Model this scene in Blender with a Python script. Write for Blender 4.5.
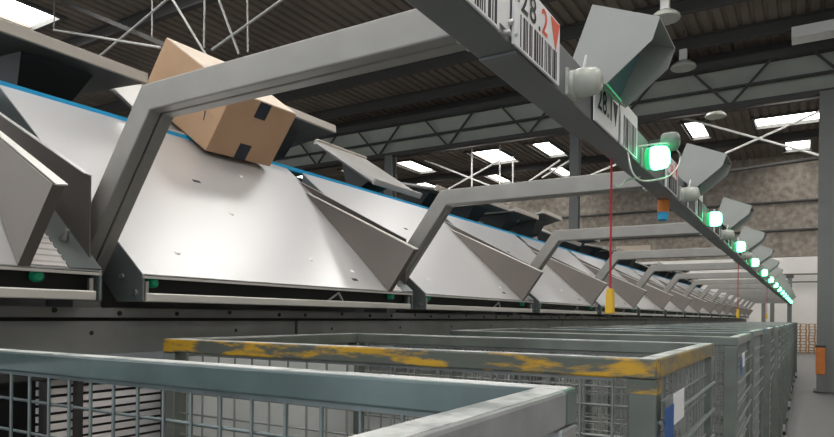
import bpy, math, random
from mathutils import Vector, Matrix
random.seed(7)
for o in list(bpy.data.objects): bpy.data.objects.remove(o)
SC = bpy.context.scene
COL = SC.collection
H = 1.62                      # camera height; z below is written relative to eye level
# ------------------------------------------------------------------ camera, world, exposure
cam_d = bpy.data.cameras.new('camera'); cam = bpy.data.objects.new('camera', cam_d); COL.objects.link(cam)
cam_d.sensor_width = 36.0; cam_d.sensor_fit = 'HORIZONTAL'
cam_d.lens = 642.2256 / 834 * 36; cam_d.shift_y = 97.25 / 834; cam_d.clip_start = 0.02; cam_d.clip_end = 200
cam.matrix_world = Matrix.Translation((0, 0, H)) @ Matrix.Rotation(0.5467, 4, 'Z') @ Matrix.Rotation(math.pi/2, 4, 'X') @ Matrix.Rotation(0.0113, 4, 'Z')
SC.camera = cam
W = bpy.data.worlds.new('daylight'); SC.world = W; W.use_nodes = True
W.node_tree.nodes['Background'].inputs[0].default_value = (0.86, 0.93, 1.0, 1)
W.node_tree.nodes['Background'].inputs[1].default_value = 1.45
SKYLIGHT = 8.8
SC.view_settings.view_transform = 'Standard'; SC.view_settings.look = 'None'
SC.view_settings.exposure = 0.0; SC.view_settings.gamma = 1.0; SC.view_settings.use_curve_mapping = False

# ------------------------------------------------------------------ materials
def srgb(r, g, b):
    f = lambda c: (c/255/12.92) if c/255 <= .04045 else ((c/255+.055)/1.055)**2.4
    return (f(r), f(g), f(b), 1)
def mat(name, col, rough=.5, metal=0., noise=0., nscale=8., col2=None, bump=0., bscale=60., emit=None, estr=0., rvar=0., stretch=None, alpha=None, spec=None, coat=0.):
    m = bpy.data.materials.new(name); m.use_nodes = True
    nt = m.node_tree; b = nt.nodes['Principled BSDF']; L = nt.links
    b.inputs['Base Color'].default_value = col; b.inputs['Roughness'].default_value = rough; b.inputs['Metallic'].default_value = metal
    if spec is not None: b.inputs['Specular IOR Level'].default_value = spec
    tc = nt.nodes.new('ShaderNodeTexCoord'); vec = tc.outputs['Object']
    if stretch:
        mp = nt.nodes.new('ShaderNodeMapping'); mp.inputs['Scale'].default_value = stretch; L.new(vec, mp.inputs[0]); vec = mp.outputs[0]
    if noise or col2:
        n = nt.nodes.new('ShaderNodeTexNoise'); n.inputs['Scale'].default_value = nscale; n.inputs['Detail'].default_value = 6; L.new(vec, n.inputs['Vector'])
        r = nt.nodes.new('ShaderNodeValToRGB'); r.color_ramp.elements[0].position = .35; r.color_ramp.elements[1].position = .65
        c2 = col2 or tuple(c*(1-noise) for c in col[:3])+(1,)
        r.color_ramp.elements[0].color = c2; r.color_ramp.elements[1].color = col
        L.new(n.outputs['Fac'], r.inputs[0]); L.new(r.outputs[0], b.inputs['Base Color'])
        if rvar:
            mr = nt.nodes.new('ShaderNodeMapRange'); mr.inputs['To Min'].default_value = rough-rvar; mr.inputs['To Max'].default_value = rough+rvar
            L.new(n.outputs['Fac'], mr.inputs[0]); L.new(mr.outputs[0], b.inputs['Roughness'])
    if bump:
        n2 = nt.nodes.new('ShaderNodeTexNoise'); n2.inputs['Scale'].default_value = bscale; n2.inputs['Detail'].default_value = 4; L.new(vec, n2.inputs['Vector'])
        bp = nt.nodes.new('ShaderNodeBump'); bp.inputs['Strength'].default_value = bump; bp.inputs['Distance'].default_value = .01
        L.new(n2.outputs['Fac'], bp.inputs['Height']); L.new(bp.outputs[0], b.inputs['Normal'])
    if coat: b.inputs['Coat Weight'].default_value = coat; b.inputs['Coat Roughness'].default_value = .15
    if emit: b.inputs['Emission Color'].default_value = emit; b.inputs['Emission Strength'].default_value = estr
    return m
def worn(name, base, paint, scale=14., lo=.47, hi=.53, rough=.5, stretch=(1, 1, 1)):
    m = bpy.data.materials.new(name); m.use_nodes = True; nt = m.node_tree; b = nt.nodes['Principled BSDF']; L = nt.links
    tc = nt.nodes.new('ShaderNodeTexCoord'); mp = nt.nodes.new('ShaderNodeMapping'); mp.inputs['Scale'].default_value = stretch
    L.new(tc.outputs['Object'], mp.inputs[0])
    n = nt.nodes.new('ShaderNodeTexNoise'); n.inputs['Scale'].default_value = scale; n.inputs['Detail'].default_value = 8; n.inputs['Roughness'].default_value = .62
    L.new(mp.outputs[0], n.inputs['Vector'])
    r = nt.nodes.new('ShaderNodeValToRGB'); r.color_ramp.elements[0].position = lo; r.color_ramp.elements[1].position = hi
    r.color_ramp.elements[0].color = base; r.color_ramp.elements[1].color = paint
    L.new(n.outputs['Fac'], r.inputs[0]); L.new(r.outputs[0], b.inputs['Base Color']); b.inputs['Roughness'].default_value = rough
    return m
M = dict(
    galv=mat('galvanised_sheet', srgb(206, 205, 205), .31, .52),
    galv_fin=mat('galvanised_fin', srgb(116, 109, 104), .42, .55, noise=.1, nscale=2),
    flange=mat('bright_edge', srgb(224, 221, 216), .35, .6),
    arm=mat('grey_arm_paint', srgb(152, 149, 143), .42, .25, noise=.14, nscale=9, bump=.03, bscale=50),
    rail=mat('grey_rail_paint', srgb(126, 128, 128), .42, .25, noise=.08, nscale=4),
    steel=mat('dark_frame_steel', srgb(132, 132, 130), .5, .3, noise=.2, nscale=6),
    side=mat('chute_side_steel', srgb(120, 127, 127), .4, .45, noise=.1, nscale=6),
    black=mat('black_rubber', srgb(28, 28, 28), .6),
    dark=mat('dark_plastic', srgb(48, 48, 47), .5),
    bolt=mat('zinc_bolt', srgb(190, 190, 186), .3, .9),
    cont=mat('container_paint', srgb(100, 117, 116), .32, .25, coat=.7, noise=.28, nscale=10, bump=.04, bscale=40),
    cont_far=mat('container_dark_paint', srgb(104, 110, 101), .36, .2, coat=.6, noise=.35, nscale=7),
    contgrey=mat('container_light_grey', srgb(166, 168, 168), .35, .3, noise=.3, nscale=14, bump=.05),
    wire=mat('zinc_wire', srgb(146, 156, 156), .35, .6, noise=.2, nscale=20),
    wire_dark=mat('dull_wire', srgb(150, 152, 148), .45, .5, noise=.3, nscale=12),
    yellow=worn('worn_yellow_paint', srgb(86, 90, 82), srgb(192, 148, 34), 20, .48, .57, .5, (.35, 1, 1.6)),
    yellow_side=worn('worn_ochre_paint', srgb(110, 108, 92), srgb(160, 132, 70), 9, .42, .62, .5, (1, 1, 3)),
    scuff_highlight=worn('scuffed_top_highlight', srgb(150, 156, 152), srgb(216, 217, 214), 12, .38, .5, .35),  # pale scuffed colour that carries the sky highlight of the rail tops
    yplain=mat('yellow_plastic', srgb(226, 178, 20), .4),
    red=mat('red_cord', srgb(178, 24, 36), .5),
    blue=mat('blue_edge_plastic', srgb(30, 156, 208), .35),
    navy=mat('blue_print', srgb(28, 82, 150), .5),
    teal=mat('teal_carriage', srgb(70, 128, 122), .5, noise=.3, nscale=9),
    tray=mat('tray_underside', srgb(96, 90, 86), .55, .2, noise=.15, nscale=6),
    tray_top=mat('tray_top_laminate', srgb(188, 186, 182), .35, .35, noise=.08, nscale=4),
    rim=mat('tray_rim', srgb(186, 178, 168), .45, .1),
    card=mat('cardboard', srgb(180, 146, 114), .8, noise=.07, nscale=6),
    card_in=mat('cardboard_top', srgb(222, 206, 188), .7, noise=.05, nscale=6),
    tape=mat('dark_blue_tape', srgb(24, 38, 52), .35, noise=.4, nscale=40),
    white=mat('white_plate', srgb(232, 232, 232), .4),
    ink=mat('black_ink', srgb(28, 28, 30), .6),
    orange=mat('orange_red_ink', srgb(226, 92, 60), .6),
    orange_p=mat('orange_plastic', srgb(206, 120, 48), .45, noise=.2),
    lampw=mat('lamp_white', srgb(182, 184, 174), .18),
    lamp_dark=mat('lamp_grey', srgb(104, 112, 106), .4),
    green_on=mat('green_lamp_lit', srgb(60, 225, 130), .3, emit=(.12, 1.0, .42, 1), estr=9),
    green_base=mat('green_lens', srgb(30, 170, 96), .25, emit=(.05, .8, .3, 1), estr=.6),
    green_s=mat('green_sensor', srgb(0, 108, 72), .35, emit=(0, .6, .32, 1), estr=.03),
    hood=mat('hood_paint', srgb(160, 160, 155), .42, .1, noise=.08, nscale=6),
    screen=mat('display_screen', srgb(40, 62, 62), .2, emit=(.1, .3, .28, 1), estr=.08),
    roof=mat('roof_deck', srgb(132, 120, 109), .7, noise=.3, nscale=.8),
    roof_steel=mat('roof_steel', srgb(92, 92, 88), .6, .1, noise=.15, nscale=2),
    purlin=mat('purlin_steel', srgb(74, 72, 70), .6, .1),
    rod_grey=mat('grey_rod', srgb(150, 148, 144), .5),
    rod=mat('light_rod', srgb(232, 230, 226), .5),
    panel=mat('grey_girder_panel', srgb(178, 180, 168), .6, noise=.12, nscale=1.2),
    concrete=mat('rough_concrete', srgb(180, 170, 158), .9, noise=.42, nscale=4.5, bump=.6, bscale=5),
    paintw=mat('white_wall_paint', srgb(232, 230, 226), .7, noise=.06, nscale=1),
    floor=mat('floor_concrete', srgb(116, 116, 115), .45, noise=.22, nscale=1.3, rvar=.12),
    column=mat('column_paint', srgb(116, 118, 116), .55, noise=.1, nscale=2),
    wood=mat('pallet_wood', srgb(186, 146, 104), .8, noise=.3, nscale=5),
    skyl=mat('skylight_glow', (1, 1, 1, 1), .5, emit=(1.0, .985, .95, 1), estr=SKYLIGHT),
    pale=mat('pale_board', srgb(196, 198, 196), .6, noise=.12, nscale=4),
    slat=mat('pale_slat', srgb(230, 224, 222), .5),
    cable=mat('white_cable', srgb(206, 206, 200), .5),
)
# ------------------------------------------------------------------ mesh helpers
class MB:
    def __init__(s): s.v = []; s.f = []; s.sm = []
    def add(s, vs, fs, smooth=False):
        n = len(s.v); s.v += [tuple(p) for p in vs]; s.f += [tuple(n+i for i in f) for f in fs]; s.sm += [smooth]*len(fs); return s
    def box(s, x0, x1, y0, y1, z0, z1):
        vs = [(x, y, z) for z in (z0, z1) for y in (y0, y1) for x in (x0, x1)]
        return s.add(vs, [(0, 2, 3, 1), (4, 5, 7, 6), (0, 1, 5, 4), (2, 6, 7, 3), (0, 4, 6, 2), (1, 3, 7, 5)])
    def hexa(s, a, b):                       # two quads (lists of 4 points) -> solid
        return s.add(list(a)+list(b), [(3, 2, 1, 0), (4, 5, 6, 7), (0, 1, 5, 4), (1, 2, 6, 5), (2, 3, 7, 6), (3, 0, 4, 7)])
    def prism(s, poly, y0, y1):              # polygon in xz, extruded along y
        n = len(poly); vs = [(x, y0, z) for x, z in poly]+[(x, y1, z) for x, z in poly]
        fs = [tuple(range(n)), tuple(range(2*n-1, n-1, -1))]+[(i, i+n, (i+1) % n+n, (i+1) % n) for i in range(n)]
        return s.add(vs, fs)
    def slab(s, pts, t):                     # planar polygon in 3d with thickness along its normal
        P = [Vector(p) for p in pts]; nrm = (P[1]-P[0]).cross(P[2]-P[0]).normalized()*t
        n = len(P); vs = P+[p+nrm for p in P]
        return s.add(vs, [tuple(range(n-1, -1, -1)), tuple(range(n, 2*n))]+[(i, (i+1) % n, (i+1) % n+n, i+n) for i in range(n)])
    def tube(s, a, b, r, n=8, r2=None, cap=True):
        a = Vector(a); b = Vector(b); d = (b-a).normalized(); r2 = r if r2 is None else r2
        u = d.orthogonal().normalized(); w = d.cross(u)
        vs = [a+(u*math.cos(2*math.pi*i/n)+w*math.sin(2*math.pi*i/n))*r for i in range(n)]
        vs += [b+(u*math.cos(2*math.pi*i/n)+w*math.sin(2*math.pi*i/n))*r2 for i in range(n)]
        s.add(vs, [(i, (i+1) % n, (i+1) % n+n, i+n) for i in range(n)], n > 4)
        if cap: s.add(vs, [tuple(range(n-1, -1, -1)), tuple(range(n, 2*n))])
        return s
    def bar(s, a, b, w, h):                  # rectangular bar between two points
        a = Vector(a); b = Vector(b); d = (b-a).normalized()
        up = Vector((0, 0, 1)) if abs(d.z) < .95 else Vector((0, 1, 0))
        u = d.cross(up).normalized()*w/2; v = u.normalized().cross(d).normalized()*h/2
        return s.hexa([a-u-v, a+u-v, a+u+v, a-u+v], [b-u-v, b+u-v, b+u+v, b-u+v])
    def path(s, pts, r, n=6):
        for p, q in zip(pts, pts[1:]): s.tube(p, q, r, n)
        return s
    def lathe(s, prof, org, axis, n=20):     # prof: (t along axis, radius)
        o = Vector(org); d = Vector(axis).normalized(); u = d.orthogonal().normalized(); w = d.cross(u)
        vs = [o+d*t+(u*math.cos(2*math.pi*i/n)+w*math.sin(2*math.pi*i/n))*r for t, r in prof for i in range(n)]
        fs = [(k*n+i, k*n+(i+1) % n, (k+1)*n+(i+1) % n, (k+1)*n+i) for k in range(len(prof)-1) for i in range(n)]
        s.add(vs, fs, True)
        return s.add(vs, [tuple(range(n-1, -1, -1)), tuple(range((len(prof)-1)*n, len(prof)*n))])
    def mesh(s, name, m, org):
        me = bpy.data.meshes.new(name); me.from_pydata([(x-org[0], y-org[1], z-org[2]) for x, y, z in s.v], [], s.f)
        me.polygons.foreach_set('use_smooth', s.sm); me.materials.append(M[m]); me.update()
        return me
ORG = {}
def link(o): COL.objects.link(o); return o
def bevel(o, w=.004, n=2):
    b = o.modifiers.new('bevel', 'BEVEL'); b.width = w; b.segments = n; b.limit_method = 'ANGLE'; return o
def tag(o, label, cat, group=None):
    o['label'] = label; o['category'] = cat
    if group: o['group'] = group
    return o
def thing(name, label, cat, loc, group=None):
    o = link(bpy.data.objects.new(name, None)); o.empty_display_size = .05
    o.location = (loc[0], loc[1], loc[2]+H); ORG[o.name] = Vector(loc)
    return tag(o, label, cat, group)
def part(name, mb, m, parent, label=None, bv=0):
    org = ORG[parent.name]; o = link(bpy.data.objects.new(name, mb.mesh(name, m, org))); o.parent = parent; ORG[o.name] = org
    if label: o['label'] = label
    if bv: bevel(o, bv)
    return o
def solo(name, mb, m, label, cat, org, group=None, bv=0):
    o = link(bpy.data.objects.new(name, mb.mesh(name, m, org))); o.location = (org[0], org[1], org[2]+H); ORG[o.name] = Vector(org)
    if bv: bevel(o, bv)
    return tag(o, label, cat, group)
def struct(name, mb, m, label):
    o = link(bpy.data.objects.new(name, mb.mesh(name, m, (0, 0, 0)))); o.location = (0, 0, H); ORG[o.name] = Vector((0, 0, 0))
    o['kind'] = 'structure'; o['label'] = label; return o
def copy_tree(o, parent=None):
    c = o.copy(); link(c); c.parent = parent
    if o.name in ORG: ORG[c.name] = ORG[o.name].copy()
    for ch in list(o.children): copy_tree(ch, c)
    return c
def place(root, loc, label, group=None):
    root.location = (loc[0], loc[1], loc[2]+H); ORG[root.name] = Vector(loc); root['label'] = label
    if group: root['group'] = group
ORD = ['nearest', 'second', 'third', 'fourth', 'fifth', 'sixth', 'seventh', 'eighth', 'ninth', 'tenth', 'eleventh', 'twelfth', 'thirteenth', 'fourteenth', 'fifteenth', 'sixteenth', 'seventeenth', 'eighteenth', 'nineteenth', 'twentieth', 'twenty-first', 'twenty-second', 'twenty-third', 'twenty-fourth', 'twenty-fifth', 'twenty-sixth', 'twenty-seventh', 'twenty-eighth']

# ------------------------------------------------------------------ the hall
X0, X1, YB, YF, ZR, ZF = -26., 9., -9., 38.4, 6.62, -1.62
struct('floor', MB().box(X0, X1, YB, YF, ZF-.2, ZF), 'floor', 'grey concrete hall floor')
struct('wall_back', MB().box(X0, X1, 29.8, 30.1, 2.55, ZR+.09), 'concrete', 'rough brown-grey concrete upper end wall')
struct('wall_back_painted', MB().box(X0, X1, YF, YF+.3, ZF, ZR+.6), 'paintw', 'white painted lower end wall')
struct('wall_left', MB().box(X0-.3, X0, YB, YF, ZF, ZR+.6), 'concrete', 'concrete wall on the far left')
struct('wall_right', MB().box(X1, X1+.3, YB, YF, ZF, ZR+.6), 'concrete', 'concrete wall on the right')
# corrugated deck with openings for the skylights
sky_x = [(-21.2, -19.9), (-18.2, -16.9), (-15.6, -14.4), (-11.9, -10.7), (-9.6, -8.5), (-6.5, -5.4), (-3.7, -2.9), (-1.1, .1), (2.3, 3.5), (5.2, 6.4)]
sky = [(a, b, c, d) for c, d in ((-6.4, -4.0), (-2.3, .1), (1.7, 4.1), (5.7, 8.1)) for a, b in sky_x]
sky += [(a, b, 9.6, 12.0) for a, b in ((-3.7, -2.5), (-1.1, .1), (2.3, 3.5), (5.2, 6.4))]  # unseen row above the view, added to brighten the middle range
sky += [(a, b, 18.0, 21.2) for a, b in sky_x[3:]]  # added row hidden behind the girder boards, brightens the far chutes
sky += [(a, b, 23.1, 25.4) for a, b in ((-21.2, -20.2), (-18.2, -17.2), (-15.4, -14.5), (-11.8, -10.5), (-9.2, -8.4), (-3.7, -3.05), (2.3, 3.5), (5.2, 6.4))]
sky += [(-1.55, .35, 23.75, 25.0), (-21.2, -20.2, 27.1, 29.3), (-17, -16.2, 27.1, 29.3), (-13, -12.4, 27.1, 29.3), (-9.9, -9.3, 27.1, 29.3), (-.9, .05, 27.4, 29.0), (3, 4, 27.1, 29.3)]
sky += [(a, b, c, d) for c, d in ((31.2, 32.8), (34.2, 37.2)) for a, b in ((-12, -10.8), (-9, -7.8), (-6.2, -5), (-3.4, -2.2), (-.6, .6), (2.3, 3.5), (5.2, 6.4))]  # added rows out of sight behind the bulkhead, brighten the white wall
deck = MB(); pitch = .26
def deck_strip(x, y0, y1):
    prof = [(0, 0), (.15, 0), (.175, .05), (.235, .05), (.26, 0)]
    for (a, za), (b, zb) in zip(prof, prof[1:]):
        deck.add([(x+a, y0, ZR+za), (x+b, y0, ZR+zb), (x+b, y1, ZR+zb), (x+a, y1, ZR+za)], [(0, 3, 2, 1)])
n = int((X1-X0)/pitch)+1
for i in range(n):
    x = X0+i*pitch; xc = x+.13; y = YB
    for c, d in sorted((c, d) for a, b, c, d in sky if a <= xc <= b): deck_strip(x, y, c); y = d
    deck_strip(x, y, YF)
struct('ceiling', deck, 'roof', 'dark brown corrugated roof deck')
# roof skin above the deck
struct('ceiling_outer_skin', MB().box(X0, X1, YB, YF, ZR+.1, ZR+.16), 'roof', 'roof skin above the corrugated deck')
wn = 1
for a, b, c, d in sky:
    if 1:
        o = struct('window_%d' % wn, MB().box(a, b, c, d, ZR+.055, ZR+.085), 'skyl', 'bright daylit roof skylight, the unseen rows added for light'); wn += 1
        fr = MB()
        fr.box(a-.13, a-.02, c, d, ZR-.06, ZR+.09); fr.box(b+.02, b+.13, c, d, ZR-.06, ZR+.09)
        fr.box(a-.13, b+.13, c-.1, c, ZR-.06, ZR+.09); fr.box(a-.13, b+.13, d, d+.1, ZR-.06, ZR+.09)
        part('window_frame', fr, 'roof_steel', o)
# purlins under the deck, running across
tags = {}
yy = -7.2; k = 0
PY = [-6.9, -3.2, .9, 4.9, 8.9, 12.3, 14.2, 16.2, 17.65, 21.6, 26.2, 33.2, 35.8]
for k, y in enumerate(PY):
    p = MB(); p.box(X0, X1, y-.07, y+.07, ZR-.30, ZR-.27); p.box(X0, X1, y-.07, y+.07, ZR-.035, ZR-.005); p.box(X0, X1, y-.012, y+.012, ZR-.27, ZR-.035)
    solo('roof_purlin', p, 'purlin', '%s dark steel purlin under the roof deck, counted from behind the viewer' % ORD[k], 'beam', (0, y, ZR-.3), 'roof purlins')
# lattice girder with grey panels, on columns
def girder(y, label, panelled=True, x0=X0+.03, x1=X1-.03):
    g = thing('lattice_girder', label, 'girder', (0, y, 5.2), 'lattice girders')
    part('bottom_chord', MB().box(x0, x1, y-.1, y+.1, 5.15, 5.25), 'purlin', g)
    part('top_chord', MB().box(x0, x1, y-.1, y+.1, 6.15, 6.33), 'purlin', g)
    part('middle_chord', MB().box(x0, x1, y-.05, y+.05, 5.62, 5.67), 'purlin', g)
    x = x0
    while x < x1-1.9:
        part('diagonal', MB().bar((x, y-.02, 6.2), (x+.9, y-.02, 5.2), .05, .05), 'purlin', g)
        part('diagonal', MB().bar((x+1.8, y-.02, 6.2), (x+.9, y-.02, 5.2), .05, .05), 'purlin', g)
        x += 2.6
    if panelled:
        part('closing_board', MB().box(x0, x1, y+.225, y+.26, 6.1, ZR-.005), 'purlin', g)
        for i in range(4):
            z0 = 5.3+i*.215
            q = MB()
            q.box(x0, x1, y+.2+.012*(i % 2), y+.21+.012*(i % 2), z0, z0+.225)
            part('panel_board', q, 'panel', g)
    return g
girder(17.3, 'lattice girder with grey horizontal boards across the middle of the roof')
def column(x, y, w, label):
    c = thing('steel_column', label, 'column', (x, y, ZF), 'hall columns')
    mb = MB(); mb.box(x-w/2, x+w/2, y-w/2, y-w/2+.03, ZF, 5.15); part('front_flange', mb, 'column', c)
    mb = MB(); mb.box(x-w/2, x+w/2, y+w/2-.03, y+w/2, ZF, 5.15); part('rear_flange', mb, 'column', c)
    part('web', MB().box(x-w*.18, x+w*.18, y-w/2+.03, y+w/2-.03, ZF, 5.15), 'column', c)
    part('base_plate', MB().box(x-w/2-.06, x+w/2+.06, y-w/2-.06, y+w/2+.06, ZF, ZF+.03), 'roof_steel', c)
    return c
column(.46, 17.3, .56, 'thick grey steel column at the right edge beside the aisle')
column(-5.5, 17.3, .24, 'grey steel column behind the second gantry arm')
column(-11.6, 17.3, .28, 'grey steel column seen beside the tilted tray')
# tubular bracing under the roof
def rod(a, b, r, label, group, m='rod'):
    return solo('roof_rod', MB().tube(a, b, r, 6), m, label, 'rod', a, group)
s = 7.5/11
near = [((-14.1, 8.39), (-18.3, 7.12), .035, 'pale slanting tube above the left tray'), ((-15.15, 8.9), (-15.13, 7.41), .02, 'thin vertical hanger left of the cardboard box'),
        ((-19.86, 8.65), (-14.75, 7.04), .035, 'pale tube sloping from the skylight to the cardboard box'), ((-14.6, 8.6), (-12.88, 6.35), .03, 'tube running down behind the cardboard box top'),
        ((-12.7, 8.1), (-11.82, 6.28), .03, 'tube leaning down to the first gantry arm'), ((-10.2, 7.32), (-12.77, 6.58), .035, 'long pale tube slanting down behind the first gantry arm'),
        ((-13.05, 8.6), (-13.07, 6.69), .025, 'vertical pale hanger right of the cardboard box'), ((-11.54, 7.0), (-11.52, 6.27), .02, 'short vertical hanger above the first gantry arm')]
for a, b, r, l in near:
    u = (6.5/s-b[1])/(a[1]-b[1])
    if not l.startswith('pale tube sloping'): a = (b[0]+(a[0]-b[0])*u, 6.5/s)
    rod((a[0]*s, 7.5, a[1]*s), (b[0]*s, 7.5, b[1]*s), r*.75, l, 'roof bracing above the box', 'rod_grey')
rod((-19.86*s, 7.5, 8.65*s), (-19.86*s, 7.5, 6.6), .012, 'thin hanger holding the pale sloping tube below the skylight', 'roof bracing above the box', 'rod_grey')
solo('brace_beam', MB().bar((-19.6*s, 7.6, 9.5*s), (-14.6*s, 7.6, 7.1*s), .1, .08), 'purlin', 'dark beam sloping down to the cardboard box', 'beam', (-19.6*s, 7.6, 9.5*s))
far = [((-11.02, 6.5), (-11.0, 4.8), 'white vertical pipe in front of the wide skylight'), ((-9.86, 6.5), (-9.84, 4.8), 'second white vertical pipe right of the wide skylight'),
       ((-9.33, 5.9), (-9.32, 4.6), 'short pale hanger above the second gantry arm'), ((-13.3, 4.43), (-9.85, 5.83), 'pale brace rising to the right above the second arm'),
       ((-7.54, 5.56), (-9.43, 4.5), 'pale brace below the small skylights'), ((-13.1, 6.2), (-9.83, 4.72), 'pale brace falling to the right under the skylights'),
       ((-3.6, 6.5), (.9, 4.5), 'thin crossing brace falling towards the right column'), ((-3.0, 4.87), (.9, 6.32), 'thin crossing brace rising towards the right column'),
       ((-15.0, 6.4), (-15.0, 5.0), 'white pipe beside the column left of the arm'), ((-8.2, 5.0), (-7.2, 5.5), 'short pale strut by the overhead rail'),
       ((-6.5, 4.9), (-4.2, 5.6), 'pale strut between column and display hood')]
for a, b, l in far: rod((a[0], 22, a[1]), (b[0], 22, b[1]), .035, l, 'roof bracing behind the girder')
for k, (x0, x1, z) in enumerate([(-16, 6, 4.75), (-20, 6, 3.6)]):
    rod((x0, 29.72, z), (x1, 29.72, z), .05, ['upper pipe along the concrete end wall', 'lower pipe along the concrete end wall'][k], 'pipes on the end wall', 'roof_steel')
rod((-3.8, 22.2, 4.55), (3.2, 22.2, 4.9), .05, 'dark pipe crossing above the display hoods', 'pipes on the end wall', 'purlin')
for k, (x, z) in enumerate([(-3.2, 2.35), (-3.2, 1.95)]):
    rod((-2.6, 38.25, z), (1.2, 38.25, z), .035, ['upper', 'lower'][k]+' thin grey conduit on the white end wall', 'conduits on the white wall', 'roof_steel')
# pendant lamps
def pendant(x, y, z, label):
    p = thing('pendant_lamp', label, 'lamp', (x, y, z), 'hall pendant lamps')
    part('shade', MB().lathe([(0, .27), (.02, .285), (.06, .27), (.13, .19), (.18, .10)], (x, y, z), (0, 0, 1), 20), 'lampw', p)
    part('gear_box', MB().box(x-.08, x+.08, y-.08, y+.08, z+.18, z+.42), 'rod', p)
    part('suspension', MB().tube((x, y, z+.42), (x, y, ZR), .012, 5), 'purlin', p)
for x, y, z, l in [(-2.4, 13.0, 5.75, 'round pendant lamp at the top above the first display hood'), (-2.5, 15.75, 5.75, 'round pendant lamp right of the first display hood'),
                   (-2.3, 20.0, 5.75, 'small pendant lamp below the girder above the second hood'), (-12.5, 18.9, 5.75, 'pendant lamp behind the tilted tray')]:
    pendant(x, y, z, l)
t = thing('ceiling_heater', 'pale box heater hung under the roof at the right edge', 'heater', (.1, 15.6, 5.95), None)
part('body', MB().box(-.35, .75, 15.5, 15.95, 5.9, 6.12), 'rod', t); part('hanger', MB().tube((.2, 15.7, 6.12), (.2, 15.7, ZR), .015, 5), 'purlin', t)
# end of hall: pallets, posts
def make_pallet(w=.56, d=.8):
    p = thing('pallet', 'x', 'pallet', (0, 0, 0), 'stacked wooden pallets at the end wall')
    for i in range(5): part('deck_board', MB().box(-w/2, w/2, -d/2+i*d*.21, -d/2+i*d*.21+d*.155, .122, .144), 'wood', p)
    for x in (-w/2, -.035, w/2-.07): part('stringer', MB().box(x, x+.07, -d/2, d/2, .022, .122), 'wood', p)
    for x in (-w/2, -.035, w/2-.07): part('bottom_board', MB().box(x, x+.07, -d/2, d/2, 0, .022), 'wood', p)
    return p
pal = make_pallet(); first = True
for cx, side in ((-.30, 'left'), (.30, 'right')):
    for i in range(10):
        o = pal if first else copy_tree(pal); first = False
        place(o, (cx+random.uniform(-.02, .02), 36.9, ZF+i*.1445), '%s wooden pallet from the floor in the %s stack by the white wall' % (['lowest', 'second', 'third', 'fourth', 'fifth', 'sixth', 'seventh', 'eighth', 'ninth', 'topmost'][i], side))
g = thing('column_guard', 'orange impact guard at the foot of the right column', 'guard', (.3, 16.85, ZF))
part('body', MB().box(.16, .34, 16.82, 17.018, -1.2, -.6), 'orange_p', g, bv=.01); part('cap', MB().box(.15, .35, 16.81, 17.018, -.6, -.56), 'dark', g); part('foot', MB().box(.18, .32, 16.84, 17.0, ZF+.03, -1.2), 'column', g)
ww = solo('wall_sign_panel', MB().box(-7.5, -6.0, 29.74, 29.8, 3.0, 3.27), 'card_in', 'beige panel on the end wall left of the overhead rail', 'panel', (-6.8, 29.74, 3.0))

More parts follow.
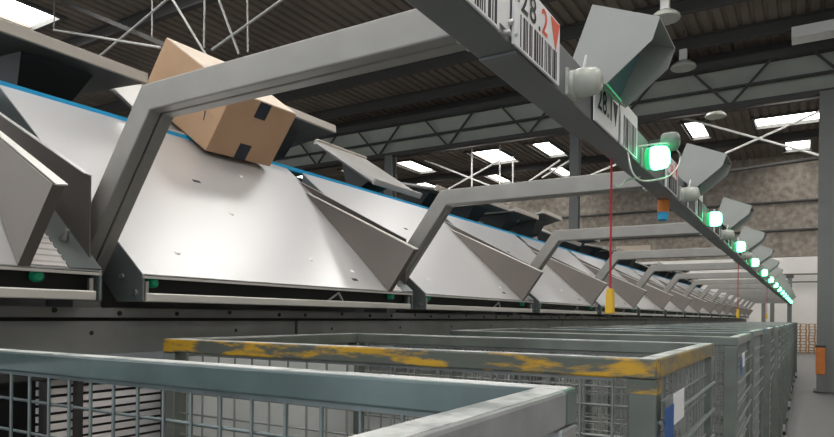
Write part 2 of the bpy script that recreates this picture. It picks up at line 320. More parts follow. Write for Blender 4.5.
# ------------------------------------------------------------------ sorter: chutes
P = 1.5
LX, LZ, BX, BZ = -1.53, .105, -2.30, .752
SL = math.atan2(BZ-LZ, LX-BX); NX, NZ = math.sin(SL), math.cos(SL)
def cz(x): return LZ+(LX-x)*math.tan(SL)
def on(x, y, h=0.): return (x+NX*h, y, cz(x)+NZ*h)
CW = 1.383
def make_chute():
    y0 = 0.; y1 = CW
    c = thing('parcel_chute', 'x', 'chute', (LX, 0, 0), 'galvanised parcel chutes along the sorter')
    sh = MB(); t = .004
    sh.hexa([on(LX, y0, -t), on(LX, y1, -t), on(BX, y1, -t), on(BX, y0, -t)], [on(LX, y0), on(LX, y1), on(BX, y1), on(BX, y0)])
    part('slide_sheet', sh, 'galv', c)
    # side plates
    poly = [(LX, LZ-.006), (LX, .03), (LX-.11, .03), (BX, BZ-.13), (BX, BZ-.008)]
    part('side_plate', MB().prism(poly, y0, y0+.006), 'side', c)
    part('side_plate', MB().prism(poly, y1-.006, y1), 'side', c)
    # front opening and lower lip strip
    part('front_recess', MB().box(LX-.045, LX-.04, y0+.006, y1-.006, .03, LZ-.008), 'black', c)
    part('lip_strip', MB().box(LX-.02, LX-.002, y0+.012, y1-.012, .03, .054), 'flange', c, bv=.003)
    part('lip_return', MB().box(LX-.006, LX, y0, y1, LZ-.012, LZ-.005), 'flange', c)
    # deflector fin: triangle standing on the sheet, growing towards the lip
    fy, ay = 1.18, 1.315; ax = -2.11; h = .212
    a = Vector(on(ax, ay, .002)); f = Vector(on(LX+.005, fy, .002)); tip = Vector(on(LX-.01, fy+.01, h))
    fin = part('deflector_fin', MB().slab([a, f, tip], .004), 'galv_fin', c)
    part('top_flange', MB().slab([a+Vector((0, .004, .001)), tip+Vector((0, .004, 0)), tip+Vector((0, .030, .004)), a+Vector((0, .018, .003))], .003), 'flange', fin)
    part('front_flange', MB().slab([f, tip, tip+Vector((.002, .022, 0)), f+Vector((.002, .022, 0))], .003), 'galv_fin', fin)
    for u in (.25, .5, .75):
        q = a.lerp(tip, u)*.7+a.lerp(f, u)*.3
    # end wall triangle + low curb
    wy = y1-.012; wx = -1.56
    a2 = Vector(on(-2.2, wy, .002)); b2 = Vector((wx, wy, cz(wx)+.002)); t2 = Vector((wx, wy, cz(wx)+.215))
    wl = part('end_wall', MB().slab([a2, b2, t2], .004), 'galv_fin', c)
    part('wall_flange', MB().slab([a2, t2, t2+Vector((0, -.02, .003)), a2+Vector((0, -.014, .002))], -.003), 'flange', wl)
    cb = MB(); cb.hexa([on(LX, y1-.085, .001), on(LX, y1-.004, .001), on(-1.76, y1-.004, .001), on(-1.76, y1-.085, .001)],
                       [on(LX, y1-.085, .003), on(LX, y1-.004, .007), on(-1.76, y1-.004, .007), on(-1.76, y1-.085, .003)])
    cu = part('curb', cb, 'side', c)
    part('curb_bolt', MB().lathe([(0, .012), (.008, .012), (.012, .007), (.03, .006)], on(-1.62, y1-.05, .005), (NX, 0, NZ), 10), 'bolt', cu)
    # ribbed pale insert between fin and curb
    ins = part('ribbed_insert', MB().slab([on(LX-.003, 1.20, .001), on(LX-.003, y1-.087, .001), on(-1.76, y1-.087, .001)], .002), 'slat', c)
    rb = MB()
    for i in range(13):
        x = LX-.012-i*.019; ya = 1.20+(LX-x)/.227*.096; yb = y1-.087
        if yb-ya > .004: rb.hexa([on(x, ya, .003), on(x, yb, .003), on(x-.008, yb, .003), on(x-.008, ya, .003)], [on(x-.002, ya, .006), on(x-.002, yb, .006), on(x-.006, yb, .006), on(x-.006, ya, .006)])
    part('rib_set', rb, 'slat', ins)['kind'] = 'stuff'
    # small details: sensors, latch, rivets, slots
    for y in (.045, y1-.15): part('green_sensor', MB().lathe([(0, .014), (.018, .014), (.024, .009)], (LX-.03, y, LZ-.022), (1, 0, 0), 12), 'green_s', c, 'green reflector')
    part('latch_plate', MB().box(LX-.012, LX-.004, .012, .022, .045, .085), 'bolt', c)
    part('latch_plate', MB().box(LX-.012, LX-.004, y1-.03, y1-.02, .045, .085), 'bolt', c)
    part('catch', MB().bar((LX-.02, .80, .05), (LX-.012, .86, .085), .006, .006), 'bolt', c)
    part('catch', MB().bar((LX-.02, .90, .05), (LX-.012, .86, .085), .006, .006), 'bolt', c)
    for x, y in ((-1.62, .18), (-1.66, .83), (-1.85, .60), (-2.05, .25), (-2.12, .9), (-1.62, 1.05)):
        part('rivet', MB().lathe([(0, .011), (.003, .009), (.004, .004)], on(x, y), (NX, 0, NZ), 8), 'flange', c)
    for x, y in ((-1.57, .99), (-2.0, .55)):
        part('slot', MB().hexa([on(x, y, .0006), on(x, y+.035, .0006), on(x-.012, y+.035, .0006), on(x-.012, y, .0006)], [on(x, y, .0012), on(x, y+.035, .0012), on(x-.012, y+.035, .0012), on(x-.012, y, .0012)]), 'black', c)
    for x, z in ((-1.56, .055), (-1.62, .1), (-1.7, .16)):
        part('side_bolt', MB().lathe([(0, .009), (.005, .008)], (x, y0, z), (0, -1, 0), 8), 'bolt', c)
    return c
chute = make_chute()
NCH = 15
for k in range(NCH):
    o = chute if k == 0 else copy_tree(chute)
    lab = 'galvanised parcel chute cut off at the left edge of the picture' if k == 0 else 'large bright galvanised chute below the cardboard box' if k == 1 else '%s galvanised parcel chute along the sorter, counted from the left edge' % ORD[k]
    place(o, (LX, 1.092-P+P*k, 0), lab)
# ------------------------------------------------------------------ gantry arms
def make_arm():
    a = thing('gantry_arm', 'x', 'gantry arm', (-1.67, 0, 0), 'grey gantry arms carrying the overhead rail')
    poly = [(-1.4036, .56), (-.503, .56), (-.503, .493), (-1.372, .493), (-1.715, .033), (-1.79, .05)]
    poly = poly[::-1]
    part('front_profile', MB().prism(poly, 0, .034), 'arm', a, bv=.004)
    part('rear_profile', MB().prism(poly, .038, .072), 'arm', a, bv=.004)
    inner = [(-1.398, .552), (-.51, .552), (-.51, .499), (-1.378, .499), (-1.72, .043), (-1.782, .058)][::-1]
    part('joint_seam', MB().prism(inner, .034, .038), 'black', a)
    part('foot_plate', MB().box(-1.81, -1.68, -.003, .075, .0125, .0325), 'steel', a)
    part('end_plate', MB().box(-.508, -.502, -.004, .076, .486, .565), 'rail', a)
    for y in (.017, .055): part('end_bolt', MB().lathe([(0, .009), (.008, .008)], (-.53, y, .493), (0, 0, -1), 8), 'bolt', a)
    return a
arm = make_arm()
for k in range(15):
    o = arm if k == 0 else copy_tree(arm)
    place(o, (-1.67, .992+P*k, 0), ['large grey gantry arm crossing in front of the cardboard box', 'second grey gantry arm, behind the red cord'][k] if k < 2 else '%s grey gantry arm along the sorter, counted from the viewer' % ORD[k])
# ------------------------------------------------------------------ sorter frame
fr = thing('sorter_stand', 'dark grey steel frame beam with bolt holes under the chutes', 'frame', (-1.7, 0, -1.62))
Y0f, Y1f = -1.2, 22.2
part('upper_beam', MB().box(-1.85, -1.615, Y0f, Y1f, -.014, .012), 'steel', fr)
part('slot_beam', MB().box(-1.85, -1.64, Y0f, Y1f, -.024, -.014), 'black', fr)
for i in range(8):
    ya = Y0f+i*3.0; yb = min(ya+2.985, Y1f)
    part('lower_beam', MB().box(-1.85, -1.612, ya, yb, -.112, -.024), 'steel', fr)
part('back_plate', MB().box(-1.88, -1.85, Y0f, Y1f, -.085, .2), 'steel', fr)
bl = MB().lathe([(0, .007), (.004, .006)], (-1.615, 0, 0), (1, 0, 0), 8).mesh('bolt', 'black', (0, 0, 0))
for i in range(34):
    o = link(bpy.data.objects.new('bolt', bl)); o.parent = fr; o.location = (1.7, .35+i*.19+random.uniform(-.04, .04), 1.62+(-.002 if i % 3 else .004))
for i in range(12):
    o = link(bpy.data.objects.new('bolt', bl)); o.parent = fr; o.location = (1.7, .5+i*.5, 1.62-.055)
for i in range(9):
    y = 1.46+i*3.0-3.0*0
    if y < 22: part('leg', MB().box(-1.74, -1.66, y-.035, y+.035, ZF, -.112), 'steel', fr); part('leg', MB().box(-3.0, -2.92, y-.035, y+.035, ZF, .5), 'steel', fr)
part('rear_beam', MB().box(-3.02, -2.9, Y0f, Y1f, .5, .56), 'steel', fr)
for i in range(9):
    y = 1.46+i*3.0
    if y < 22: part('cross_beam', MB().box(-2.95, -1.7, y-.03, y+.03, -.16, -.113), 'steel', fr)
# panels under the chutes
for k, (ya, yb) in enumerate([(1.52, 2.0), (2.005, 2.5), (2.6, 3.6), (3.605, 4.4), (4.5, 7.4), (7.5, 10.4), (10.5, 16.4)]):
    solo('cover_board', MB().box(-1.93, -1.91, ya, yb, ZF+.15, -.17), 'pale', '%s pale board closing the space under the chutes, counted from the left' % ORD[k], 'panel', (-1.92, ya, ZF+.15), 'pale boards under the chutes')
sb = thing('slatted_screen', 'white slatted screen behind the front container mesh at lower left', 'screen', (-1.6, 1.0, ZF))
for y in (.66, .86, .945, 1.205): part('upright', MB().box(-1.60, -1.58, y, y+.015, ZF, -.17), 'dark', sb)
part('top_bar', MB().box(-1.605, -1.575, .62, 1.225, -.165, -.145), 'dark', sb)
for i in range(24): part('slat', MB().box(-1.615, -1.605, .86, 1.21, -.185-i*.022, -.171-i*.022), 'slat', sb)
db = solo('dark_cover', MB().box(-1.95, -1.935, -1.2, 1.5, ZF+.1, -.17), 'dark', 'dark panel under the first chute at lower left', 'panel', (-1.94, .2, ZF+.1))
# blue edge strip and track
bs = thing('blue_edge_strip', 'bright blue plastic strip along the top edge of the chutes', 'strip', (-2.3, -1.2, BZ))
for i in range(16):
    ya = Y0f+i*1.5; part('strip_length', MB().box(BX-.03, BX-.001, ya, ya+1.497, BZ-.004, BZ+.015), 'blue', bs)
tr = thing('sorter_track', 'dark track carrying the tilting trays behind the blue strip', 'track', (-2.65, -1.2, .5))
part('near_rail', MB().box(-2.43, -2.38, Y0f, Y1f, .60, .68), 'dark', tr); part('far_rail', MB().box(-2.95, -2.9, Y0f, Y1f, .60, .68), 'dark', tr)
part('bed', MB().box(-2.97, -2.36, Y0f, Y1f, .56, .60), 'black', tr)
for i in range(16): part('guard_plate', MB().box(-2.372, -2.36, Y0f+i*1.5, Y0f+i*1.5+1.4, .56, .735), 'navy' if i in (3, 4) else 'dark', tr)
# tilting trays
def make_tray():
    t = thing('tilt_tray', 'x', 'tray', (0, 0, 0), 'tilting sorter trays')
    w, d = .29, .30                          # half sizes (along y, along x); pivot at the origin
    part('tray_plate', MB().box(-d, d, -w, w, .0, .012), 'tray_top', t)
    part('underside', MB().box(-d+.005, d-.005, -w+.005, w-.005, -.012, -.0005), 'tray', t)
    part('near_rim', MB().box(d-.014, d+.004, -w, w, -.014, .028), 'rim', t, bv=.003)
    part('far_rim', MB().box(-d-.004, -d+.014, -w, w, -.014, .028), 'rim', t, bv=.003)
    part('bracket', MB().hexa([(-.06, -.1, -.14), (.06, -.1, -.14), (.06, .1, -.14), (-.06, .1, -.14)], [(-.16, -.14, -.013), (.16, -.14, -.013), (.16, .14, -.013), (-.16, .14, -.013)]), 'dark', t)
    return t
def make_carriage():
    t = thing('tray_carriage', 'x', 'carriage', (0, 0, 0), 'carriages under the sorter trays')
    part('body', MB().box(-.22, .22, -.2, .2, .0, .09), 'teal', t, bv=.006)
    part('motor_box', MB().box(.10, .21, -.07, .07, .09, .12), 'dark', t, bv=.005)
    part('post', MB().box(-.05, .05, -.09, .09, .09, .155), 'dark', t)
    for y in (-.15, .15):
        for x in (-.25, .25): part('wheel', MB().lathe([(-.015, .035), (.015, .035)], (x, y, .035), (1, 0, 0), 14), 'black', t)
    part('coupling', MB().box(-.04, .04, .2, .37, .03, .06), 'blue', t)
    return t
tray = make_tray(); car = make_carriage()
tilt = {0: (4, .985, -2.65), 1: (36.9, .932, -2.564), 2: (-8, 1.02, -2.63), 3: (33, 1.02, -2.65)}
ty = {0: 1.40, 1: 2.0, 2: 2.62, 3: 3.68, -1: .78}
pool = [(0, 1.0, -2.64), (-14, 1.02, -2.64), (24, 1.0, -2.64), (-3, .99, -2.64), (12, 1.0, -2.64), (0, .98, -2.64)]
first = True
for k in range(-1, 25):
    y = 1.70+.75*k-.3
    o = tray if first else copy_tree(tray); c = car if first else copy_tree(car); first = False
    a, z, x = tilt.get(k, pool[k % 6])
    if k == -1: a, z, x = (4, .985, -2.65)
    y = ty.get(k, y)
    lab = {-1: 'sorter tray leaving the picture at the upper left corner', 0: 'level dark-bellied tray at upper left with pale rim', 1: 'tilted tray tipping out the cardboard box', 2: 'dark tray with raised pale rim right of the cardboard box', 3: 'steeply tilted pale tray pouring towards the blue strip'}.get(k, '%s sorter tray along the track, counted from the left' % ORD[k+1])
    place(o, (x, y, z), lab); o.rotation_euler = (0, math.radians(a), 0)
    if k == 1:
        for ch in list(o.children):
            if ch.name.startswith('bracket'): bpy.data.objects.remove(ch)
        c.scale = (1, 1, .5)
    place(c, (-2.665, y, .68), '%s teal carriage under the trays, counted from the left' % ORD[k+1])
# ------------------------------------------------------------------ cardboard box on the slope
ba = SL-.056; bb = -.071
u1 = Vector((-math.cos(ba), 0, math.sin(ba))); u2 = Vector((0, 1, 0)); e3 = Vector((math.sin(ba), 0, math.cos(ba)))
e1 = u1*math.cos(bb)+u2*math.sin(bb); e2 = u2*math.cos(bb)-u1*math.sin(bb)
Lb = Vector((-2.191, 1.857, .69)); BL, BWid, BH = .486, .408, .279
def bp(a, b, c): return Lb+e1*a+e2*b+e3*c
bxo = thing('cardboard_box', 'brown cardboard box sliding off a tilted tray onto the chute', 'box', tuple(Lb))
bm = MB().hexa([bp(0, 0, 0), bp(0, BWid, 0), bp(BL, BWid, 0), bp(BL, 0, 0)], [bp(0, 0, BH), bp(0, BWid, BH), bp(BL, BWid, BH), bp(BL, 0, BH)])
part('carton', bm, 'card', bxo, bv=.004)
for a0, a1, in ((.003, BL/2-.002), (BL/2+.002, BL-.003)):
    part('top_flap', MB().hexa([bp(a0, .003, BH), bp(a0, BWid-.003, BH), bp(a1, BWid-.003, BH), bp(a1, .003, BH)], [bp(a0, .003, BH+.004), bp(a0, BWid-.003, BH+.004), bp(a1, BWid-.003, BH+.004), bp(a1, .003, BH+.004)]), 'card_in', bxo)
def patch(name, b0, b1, c0, c1, m):
    part(name, MB().hexa([bp(-.0012, b0, c0), bp(-.0012, b1, c0), bp(-.0012, b1, c1), bp(-.0012, b0, c1)], [bp(.002, b0, c0), bp(.002, b1, c0), bp(.002, b1, c1), bp(.002, b0, c1)]), m, bxo, 'dark tape strip')
patch('tape_strip', .165, .235, BH-.075, BH-.001, 'tape'); patch('tape_strip', .165, .235, .001, .075, 'tape')
part('seam_edge', MB().bar(bp(.02, -.001, BH*.5), bp(BL-.02, -.001, BH*.5), .002, .002), 'card', bxo)
part('print_mark', MB().hexa([bp(.08, -.0012, .10), bp(.085, -.0012, .10), bp(.10, -.0012, .14), bp(.093, -.0012, .14)], [bp(.08, .002, .10), bp(.085, .002, .10), bp(.10, .002, .14), bp(.093, .002, .14)]), 'ink', bxo)
# ------------------------------------------------------------------ overhead rail, signs, lamps, hoods
RX0, RX1, RZ0, RZ1 = -.502, -.437, .46, .56
ov = thing('overhead_rail', 'long grey overhead rail carrying signs, lamps and hoods', 'rail', (-.47, -.6, .46))
ye = -.6
for k in range(-1, 15):
    for a, b in ((.992+P*k+.05, 1.63+P*k), (1.63+P*k, .992+P*(k+1)+.05)):
        if a < 22.1: part('rail_segment', MB().box(RX0-(.01 if k < 1 and b < 1.7 else 0), RX1, a+.001, min(b, 22.1)-.001, RZ0+(.004 if a > 1.6+P*k else 0), RZ1), 'rail', ov, bv=.003)
for k in range(0, 1):
    y = .985+P*k
    for dy, dz in ((0, .012), (.03, .02), (.015, .035)):
        part('joint_bolt', MB().lathe([(0, .006), (.008, .005), (.012, .003)], (RX1, y+dy, RZ0+dz), (1, 0, 0), 8), 'bolt', ov)
    part('joint_plate', MB().box(RX1, RX1+.003, y-.065, y+.018, RZ0+.02, RZ1+.05), 'white', ov)
# text as flat print
FONT = {}
def text(s_, size, y, z, x, mb):
    key = (s_,)
    if key not in FONT:
        cu = bpy.data.curves.new('t', 'FONT'); cu.body = s_; cu.size = 1.0; cu.resolution_u = 3; cu.offset = .012
        ob = bpy.data.objects.new('t', cu); me = bpy.data.meshes.new_from_object(ob)
        FONT[key] = ([tuple(v.co) for v in me.vertices], [tuple(p.vertices) for p in me.polygons])
        bpy.data.objects.remove(ob); bpy.data.curves.remove(cu); bpy.data.meshes.remove(me)
    vs, fs = FONT[key]
    mb.add([(x, y+v[0]*size, z+v[1]*size) for v in vs], fs)
def text_up(s_, size, y, z, x, mb):
    text(s_, size, 0, 0, x, MB()); vs, fs = FONT[(s_,)]
    mb.add([(x, y-v[1]*size, z+v[0]*size) for v in vs], fs)
def barcode(mb, y0, y1, z0, z1, x, seed):
    r = random.Random(seed); y = y0
    while y < y1-.004:
        w = r.choice((.003, .003, .006, .009)); mb.box(x-.0006, x, y, min(y+w, y1), z0, z1); y += w+r.choice((.004, .006, .008, .011))
SXF = -.4285
def sign(k, y0, w, kind, label):
    h = .122; z0 = .462; x = SXF
    sgn = thing('destination_sign', label, 'sign', (x, y0, z0), 'destination signs on the overhead rail')
    part('plate', MB().box(x-.004, x, y0, y0+w, z0, z0+h), 'white', sgn)
    part('clip', MB().box(RX1, x-.004, y0+.02, y0+.03, z0+.01, z0+.05), 'dark', sgn); part('clip', MB().box(RX1, x-.004, y0+w-.03, y0+w-.02, z0+.01, z0+.05), 'dark', sgn)
    if not (k == 0 and kind == 'b'):
      bc = MB(); barcode(bc, y0+.028, y0+w-.012, z0+.004, z0+(.06 if kind != 'c' else .085), x+.0008, k*7+ord(kind)); part('barcode', bc, 'ink', sgn)['kind'] = 'stuff'
    if kind == 'a':
        tri = MB(); tri.slab([(x+.0006, y0+w-.054, z0+.118), (x+.0006, y0+w-.026, z0+.06), (x+.0006, y0+w-.003, z0+.118)], .0005); part('triangle_mark', tri, 'orange', sgn)
    if k == 0 and kind == 'a':
        m = MB(); text('2', .068, y0+.028, z0+.068, x+.0009, m); part('digit', m, 'ink', sgn); m = MB(); text('8', .068, y0+.068, z0+.068, x+.0009, m); part('digit', m, 'ink', sgn); m = MB(); text('.', .068, y0+.11, z0+.066, x+.0009, m); part('dot', m, 'ink', sgn)
        m = MB(); text('2', .068, y0+.128, z0+.068, x+.0009, m); part('digit', m, 'orange', sgn)
        m = MB(); text_up('trav', .017, y0+.022, z0+.076, x+.0009, m); part('small_print', m, 'ink', sgn)['kind'] = 'stuff'
    if k == 0 and kind == 'b':
        
        for ch, dy in (('2', .02), ('8', .062), ('.', .104), ('1', .122)): m = MB(); text(ch, .078, y0+dy, z0+.035, x+.0009, m); part('digit', m, 'ink', sgn)
        part('triangle_mark', MB().slab([(x+.0006, y0+.162, z0+.09), (x+.0006, y0+.185, z0+.03), (x+.0006, y0+.208, z0+.09)], .0005), 'ink', sgn)
    if k == 1 and kind == 'a':
        part('red_stroke', MB().box(x, x+.0007, y0+.09, y0+.10, z0+.062, z0+.098), 'orange', sgn); part('red_stroke', MB().box(x, x+.0007, y0+.115, y0+.125, z0+.062, z0+.098), 'orange', sgn)
sign(-1, .80, .15, 'c', 'barcode sign cut off at the top edge left of the rail joint')
for k in range(0, 14):
    nm = ORD[k]
    PR = 1.36
    sign(k, 1.008+PR*k, .232, 'a', 'white sign 28.2 with orange triangle and barcode' if k == 0 else '%s white sign with orange triangle along the rail, counted from the viewer' % nm)
    sign(k, 1.49+PR*k, .22, 'b', 'white sign 28.1 half hidden below the first display hood' if k == 0 else '%s white barcode sign beside a display hood, counted from the viewer' % nm)
    if k < 8: sign(k, 1.735+PR*k, .19, 'c', '%s barcode-only sign left of a lit green lamp, counted from the viewer' % nm)
def lamp_base(t, y, z):
    part('mount_box', MB().box(RX1-.002, RX1+.006, y-.028, y+.028, z-.028, z+.03), 'lampw', t, bv=.003)
def make_lamp_off():
    t = thing('white_signal_lamp', 'x', 'lamp', (RX1, 0, .47), 'unlit white signal lamps on the rail')
    lamp_base(t, 0, .492)
    part('collar', MB().lathe([(.0, .029), (.009, .030), (.010, .027), (.013, .030), (.018, .030)], (RX1+.006, 0, .492), (1, 0, 0), 24), 'lampw', t)
    part('dome', MB().lathe([(.0, .030), (.008, .031), (.024, .029), (.036, .026), (.042, .021), (.045, .012), (.0455, .002)], (RX1+.024, 0, .492), (1, 0, 0), 24), 'lampw', t)
    part('whip', MB().tube((RX1+.03, 0, .519), (RX1+.035, .003, .55), .004, 6, .0025), 'white', t)
    return t
def make_lamp_on():
    t = thing('green_signal_lamp', 'x', 'lamp', (RX1, 0, .47), 'lit green signal lamps on the rail')
    lamp_base(t, 0, .487)
    part('collar', MB().lathe([(.0, .033), (.014, .034)], (RX1+.012, 0, .487), (1, 0, 0), 20), 'green_base', t)
    part('lens', MB().lathe([(.0, .033), (.008, .036), (.03, .035), (.044, .031), (.05, .022), (.052, .004)], (RX1+.026, 0, .487), (1, 0, 0), 20), 'green_on', t)
    return t
l0 = make_lamp_off(); l1 = make_lamp_on()
for k in range(14):
    a = l0 if k == 0 else copy_tree(l0); b = l1 if k == 0 else copy_tree(l1)
    place(a, (RX1, 1.328+1.40*k, .47), 'unlit white domed lamp beside the 28.2 sign' if k == 0 else '%s unlit white domed lamp along the rail, counted from the viewer' % ORD[k])
    place(b, (RX1, 2.04+1.38*k, .47), 'big lit green lamp left of the second display hood' if k == 0 else '%s lit green lamp along the rail, counted from the viewer' % ORD[k])
sd = thing('spare_lamp_head', 'dark round lamp head above the nearest green lamp', 'lamp', (-.39, 2.12, .53))
part('head', MB().lathe([(0, .02), (.008, .028), (.03, .03), (.048, .027), (.056, .015)], (-.40, 2.12, .553), (1, .1, 0), 20), 'lamp_dark', sd)
part('stem', MB().bar((RX1, 2.12, .55), (-.395, 2.12, .553), .02, .02), 'dark', sd)
def smooth_path(pts, n=4):
    P_ = [Vector(p) for p in pts]; out = []
    for a in range(len(P_)-1):
        p0, p1, p2, p3 = P_[max(a-1, 0)], P_[a], P_[a+1], P_[min(a+2, len(P_)-1)]
        for i in range(n):
            u = i/n; out.append(.5*((2*p1)+(p2-p0)*u+(2*p0-5*p1+4*p2-p3)*u*u+(3*p1-p0-3*p2+p3)*u**3))
    return out+[P_[-1]]
pts = [(-.43, 1.93, .50), (-.375, 2.035, .528), (-.375, 2.185, .551), (-.375, 2.317, .554), (-.375, 2.281, .51), (-.375, 2.122, .446), (-.38, 1.924, .396), (-.39, 1.79, .372), (-.40, 1.75, .385), (-.41, 1.76, .41), (-.436, 1.84, .47)]
solo('cable_loop', MB().path(smooth_path(pts), .0026, 6), 'cable', 'white cable looping round the nearest green lamp', 'cable', pts[0])
pts = [(-.47, 2.16, .461), (-.48, 2.12, .448), (-.49, 2.06, .432), (-.49, 2.0, .405), (-.49, 1.955, .392), (-.50, 1.93, .398)]
solo('loose_cable', MB().path(smooth_path(pts), .003, 6), 'cable', 'loose white cable end hanging left under the rail', 'cable', pts[0])
# display hoods
def make_hood():
    t = thing('display_hood', 'x', 'hood', (-.45, 0, .52), 'grey display hoods above the rail')
    A, B, C, D, E_ = (-.428, .712), (-.280, .650), (-.296, .603), (-.397, .523), (-.476, .590)
    poly = [A, B, C, D, E_][::-1]
    w = .19; th = .003
    part('near_cheek', MB().prism(poly, 0, th), 'hood', t); part('far_cheek', MB().prism(poly, w-th, w), 'hood', t)
    def strip(p, q, o, name, m): # plate between two xz points
        dx, dz = q[0]-p[0], q[1]-p[1]; l = math.hypot(dx, dz); nx, nz = -dz/l*o, dx/l*o
        part(name, MB().prism([p, q, (q[0]+nx, q[1]+nz), (p[0]+nx, p[1]+nz)], th, w-th), m, t)
    strip(A, B, -.003, 'roof_plate', 'hood'); strip(E_, A, -.003, 'back_plate', 'hood'); strip(D, E_, -.003, 'floor_plate', 'hood')
    # display inside, leaning against the back
    p = (-.424, .550); q = (-.372, .662)
    sc = part('display', MB().prism([p, q, (q[0]+.014, q[1]-.006), (p[0]+.014, p[1]-.006)], .012, w-.012), 'screen', t)
    for i in range(3):
        z = .585+i*.02; x = -.424+(z-.550)*.464+.0165
        m = MB(); m.box(x-.002, x+.0035, .03, .11, z, z+.008); part('text_row', m, 'green_s', sc)
    part('lit_lip', MB().box(-.412, -.404, .01, w-.01, .535, .541), 'green_base', t, 'bottom lip with green light painted as a glow')  # hood's bottom lip; green light falling on it is put in as emission
    part('bracket', MB().box(-.475, -.44, w*.3, w*.7, .561, .60), 'dark', t)
    return t
hd = make_hood()
for k in range(15):
    o = hd if k == 0 else copy_tree(hd)
    place(o, (-.45, 1.46+1.345*k, .525), 'large grey display hood at the top with its screen visible' if k == 0 else '%s grey display hood along the rail, counted from the viewer' % ORD[k])
# pull cords and switch
def pull_cord(y, label, sc=1.):
    t = thing('pull_cord', label, 'pull cord', (-.49, y, .01), 'emergency pull cords')
    part('cord', MB().tube((-.49, y, .085), (-.49, y, .462), .0035, 6), 'red', t)
    part('handle', MB().hexa([(-.502, y-.014, .012), (-.478, y-.014, .012), (-.478, y+.014, .012), (-.502, y+.014, .012)], [(-.499, y-.011, .085), (-.481, y-.011, .085), (-.481, y+.011, .085), (-.499, y+.011, .085)]), 'yplain', t, 'yellow plastic grip', bv=.004)
pull_cord(1.88, 'red pull cord with yellow handle nearest the viewer')
pull_cord(5.85, 'second red pull cord with yellow handle further along the rail')
pull_cord(10.2, 'third red pull cord with yellow handle far down the rail')
sw = thing('rail_sensor', 'orange and blue cylindrical sensor hanging under the rail', 'sensor', (-.47, 2.63, .4))
part('upper_body', MB().lathe([(0, .022), (.055, .022)], (-.485, 2.63, .41), (0, .15, 1), 14), 'orange_p', sw); part('lower_cap', MB().lathe([(0, .018), (.03, .021)], (-.485, 2.625, .382), (0, .15, 1), 14), 'blue', sw)
ep = thing('end_post', 'grey post holding the far end of the overhead rail', 'post', (-.47, 22.2, ZF))
part('post', MB().box(-.53, -.41, 22.12, 22.24, ZF, 1.25), 'rail', ep); part('cap', MB().box(-.57, -.37, 22.1, 22.26, 1.25, 1.38), 'roof_steel', ep)
for k, x in enumerate((-1.25, -1.0)):
    solo('far_post', MB().box(x-.06, x+.06, 24.0, 24.12, ZF, .6), 'steel', ['left', 'right'][k]+' of two short dark posts beyond the chutes', 'post', (x, 24, ZF), 'posts beyond the sorter')

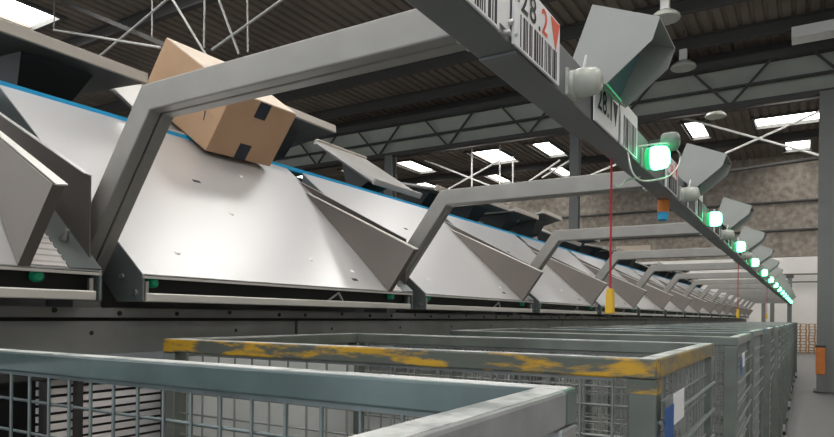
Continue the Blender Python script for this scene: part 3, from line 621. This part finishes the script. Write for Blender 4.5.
# ------------------------------------------------------------------ roll containers
def make_container(name, label, x, y, rot, W_=1.27, D_=.88, single=True, rail='cont', front='cont', right='cont', wire='wire', tagcard=False, topz=-.07, sp=.056, brackets=True):
    """near-right corner at the origin, width towards -x, depth towards +y, floor at z=ZF"""
    t = thing(name, label, 'container', (0, 0, ZF), 'wire mesh roll containers beside the sorter')
    hb = ZF+.16; ht = topz; p = .048; rh = .035
    for (px, py) in ((0, 0), (-W_+p, 0), (0, D_-p), (-W_+p, D_-p)):
        xx = px-p if px == 0 else px-0
        x0 = -p if px == 0 else -W_; y0 = 0 if py == 0 else D_-p
        pm = part('post', MB().box(x0, x0+p, y0, y0+p, hb, ht-rh-.001), right if (px == 0 and right == 'contgrey') else rail, t, bv=.003)
        part('castor', MB().lathe([(-.02, .06), (.02, .06)], (x0+p/2, y0+p/2+(.06 if py == 0 else -.06), ZF+.06), (1, 0, 0), 16), 'black', t)
        part('castor_fork', MB().box(x0+.004, x0+p-.004, y0+(.02 if py == 0 else p-.06), y0+(.06 if py == 0 else p-.02), ZF+.06, hb), 'bolt', t)
    rails = {'near': MB().box(-W_, 0, 0, rh, ht-rh, ht), 'far': MB().box(-W_, 0, D_-rh, D_, ht-rh, ht), 'left': MB().box(-W_, -W_+rh, rh, D_-rh, ht-rh, ht), 'right': MB().box(-rh, 0, rh, D_-rh, ht-rh, ht)}
    mm = {'near': front, 'far': rail, 'left': rail, 'right': right}
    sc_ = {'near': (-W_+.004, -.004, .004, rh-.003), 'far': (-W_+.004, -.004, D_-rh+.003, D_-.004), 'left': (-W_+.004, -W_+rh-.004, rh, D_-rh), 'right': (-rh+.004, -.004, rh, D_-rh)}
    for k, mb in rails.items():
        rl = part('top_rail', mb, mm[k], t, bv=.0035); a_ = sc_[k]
        part('top_highlight', MB().box(a_[0], a_[1], a_[2], a_[3], ht-.001, ht+.0006), 'scuff_highlight', rl, 'scuffed pale strip with the sky highlight painted in')  # thin slab: the rail-top highlight is put into its pale colour
    if front.startswith('yellow'):
        part('lining_sheet', MB().box(-W_+.024, -W_+.03, p, D_-p, hb+.05, ht-.05), 'pale', t, 'pale sheet lining the left end')
        for x0, y0 in ((-p-.001, -.001),): part('painted_corner', MB().box(x0, .001, y0, p+.001, ht-rh-.025, ht-rh-.0005), front, t)
    for mb in (MB().box(-W_, 0, 0, .04, hb-.0, hb+.04), MB().box(-W_, 0, D_-.04, D_, hb, hb+.04), MB().box(-W_, -W_+.04, .04, D_-.04, hb, hb+.04), MB().box(-.04, 0, .04, D_-.04, hb, hb+.04)):
        part('base_rail', mb, rail, t)
    part('base_deck', MB().box(-W_+.04, -.04, .04, D_-.04, hb+.01, hb+.025), 'wire_dark', t)
    zb = hb+.04; zt = ht-rh
    r = .0029
    vz = MB().tube((0, 0, zb-ZF), (0, 0, zt-ZF), r, 5).mesh('wire', wire, (0, 0, 0))
    hx = MB().tube((-W_+p, 0, 0), (-p, 0, 0), r, 5).mesh('wire', wire, (0, 0, 0))
    hy = MB().tube((0, p, 0), (0, D_-p, 0), r, 5).mesh('wire', wire, (0, 0, 0))
    for side in ('near', 'far', 'left', 'right'):
        if side in ('near', 'far'): n_ = int((W_-2*p)/sp); yy_ = .018 if side == 'near' else D_-.018; vs = [(-W_+p+(i+.5)*(W_-2*p)/n_, yy_) for i in range(n_)]; hm = hx; ho = (0, yy_+.0045)
        else: n_ = int((D_-2*p)/sp); xx_ = -W_+.018 if side == 'left' else -.018; vs = [(xx_, p+(i+.5)*(D_-2*p)/n_) for i in range(n_)]; hm = hy; ho = (xx_+.0045, 0)
        nz = int((zt-zb)/sp)
        hs = [zt-.052-i*sp for i in range(nz)]
        if single:
            fr_ = MB()
            fr_.bar((vs[0][0], vs[0][1], zt-.004), (vs[-1][0], vs[-1][1], zt-.004), .006, .006)
            pn = part('mesh_panel', fr_, wire, t)
            for vx, vy in vs:
                o = link(bpy.data.objects.new('wire', vz)); o.parent = pn; o.location = (vx, vy, 0)
            for z in hs:
                o = link(bpy.data.objects.new('wire', hm)); o.parent = pn; o.location = (ho[0], ho[1], z-ZF)
        else:
            mb = MB()
            for vx, vy in vs: mb.tube((vx, vy, zb), (vx, vy, zt), r, 4, cap=False)
            for z in hs:
                if side in ('near', 'far'): mb.tube((-W_+p, ho[1], z), (-p, ho[1], z), r, 4, cap=False)
                else: mb.tube((ho[0], p, z), (ho[0], D_-p, z), r, 4, cap=False)
            part('mesh_panel', mb, wire, t)['kind'] = 'stuff'
    # stout cross bars on the aisle side
    for i in range(5): part('cross_bar', MB().tube((.004, p*.5, zt-.075-i*.075), (.004, D_-p*.5, zt-.075-i*.075), .0045, 6), 'wire', t)
    if tagcard:
        hol = part('card_holder', MB().box(.0085, .011, .03, .23, ht-.13, ht-.07), 'cont', t)
        part('blue_tab', MB().box(.011, .0125, .02, .105, ht-.15, ht-.085), 'navy', hol, 'blue card'); part('white_card', MB().box(.011, .0125, .107, .23, ht-.125, ht-.068), 'white', hol, 'white card')
    t.location = (x, y, ZF+H); t.rotation_euler = (0, 0, rot); ORG[t.name] = Vector((x, y, ZF))
    return t
ROT = .0132
make_container('roll_container', 'nearest roll container, pale grey-green, cut off at the bottom edge', -.185, -.245, ROT, right='contgrey')
make_container('roll_container', 'roll container with worn yellow paint on its top rails', -.2185, 1.143, ROT, front='yellow', right='yellow_side', wire='wire_dark', tagcard=True, rail='cont_far')
make_container('roll_container', 'dark green-grey roll container just behind the yellow one', -.235, 2.80, ROT, wire='wire_dark', rail='cont_far', front='cont_far', right='cont', tagcard=True)
far_rails = ['cont_far', 'yellow_side', 'cont', 'cont_far']
proto = None
for k in range(12):
    y = 4.3+P*k
    if proto is None or k in (1, 2):
        o = make_container('roll_container', 'x', -.25, y, ROT, single=False, rail='cont_far', front='cont', right=far_rails[k % 4], wire='wire_dark', sp=.07)
        if proto is None: proto = o
    else: o = copy_tree(proto)
    o.location = (-.26+random.uniform(-.02, .02), y+random.uniform(-.05, .05), ZF+H); o.rotation_euler = (0, 0, ROT+random.uniform(-.02, .02))
    o['label'] = '%s roll container in the row, counted from the viewer' % ORD[k+3]
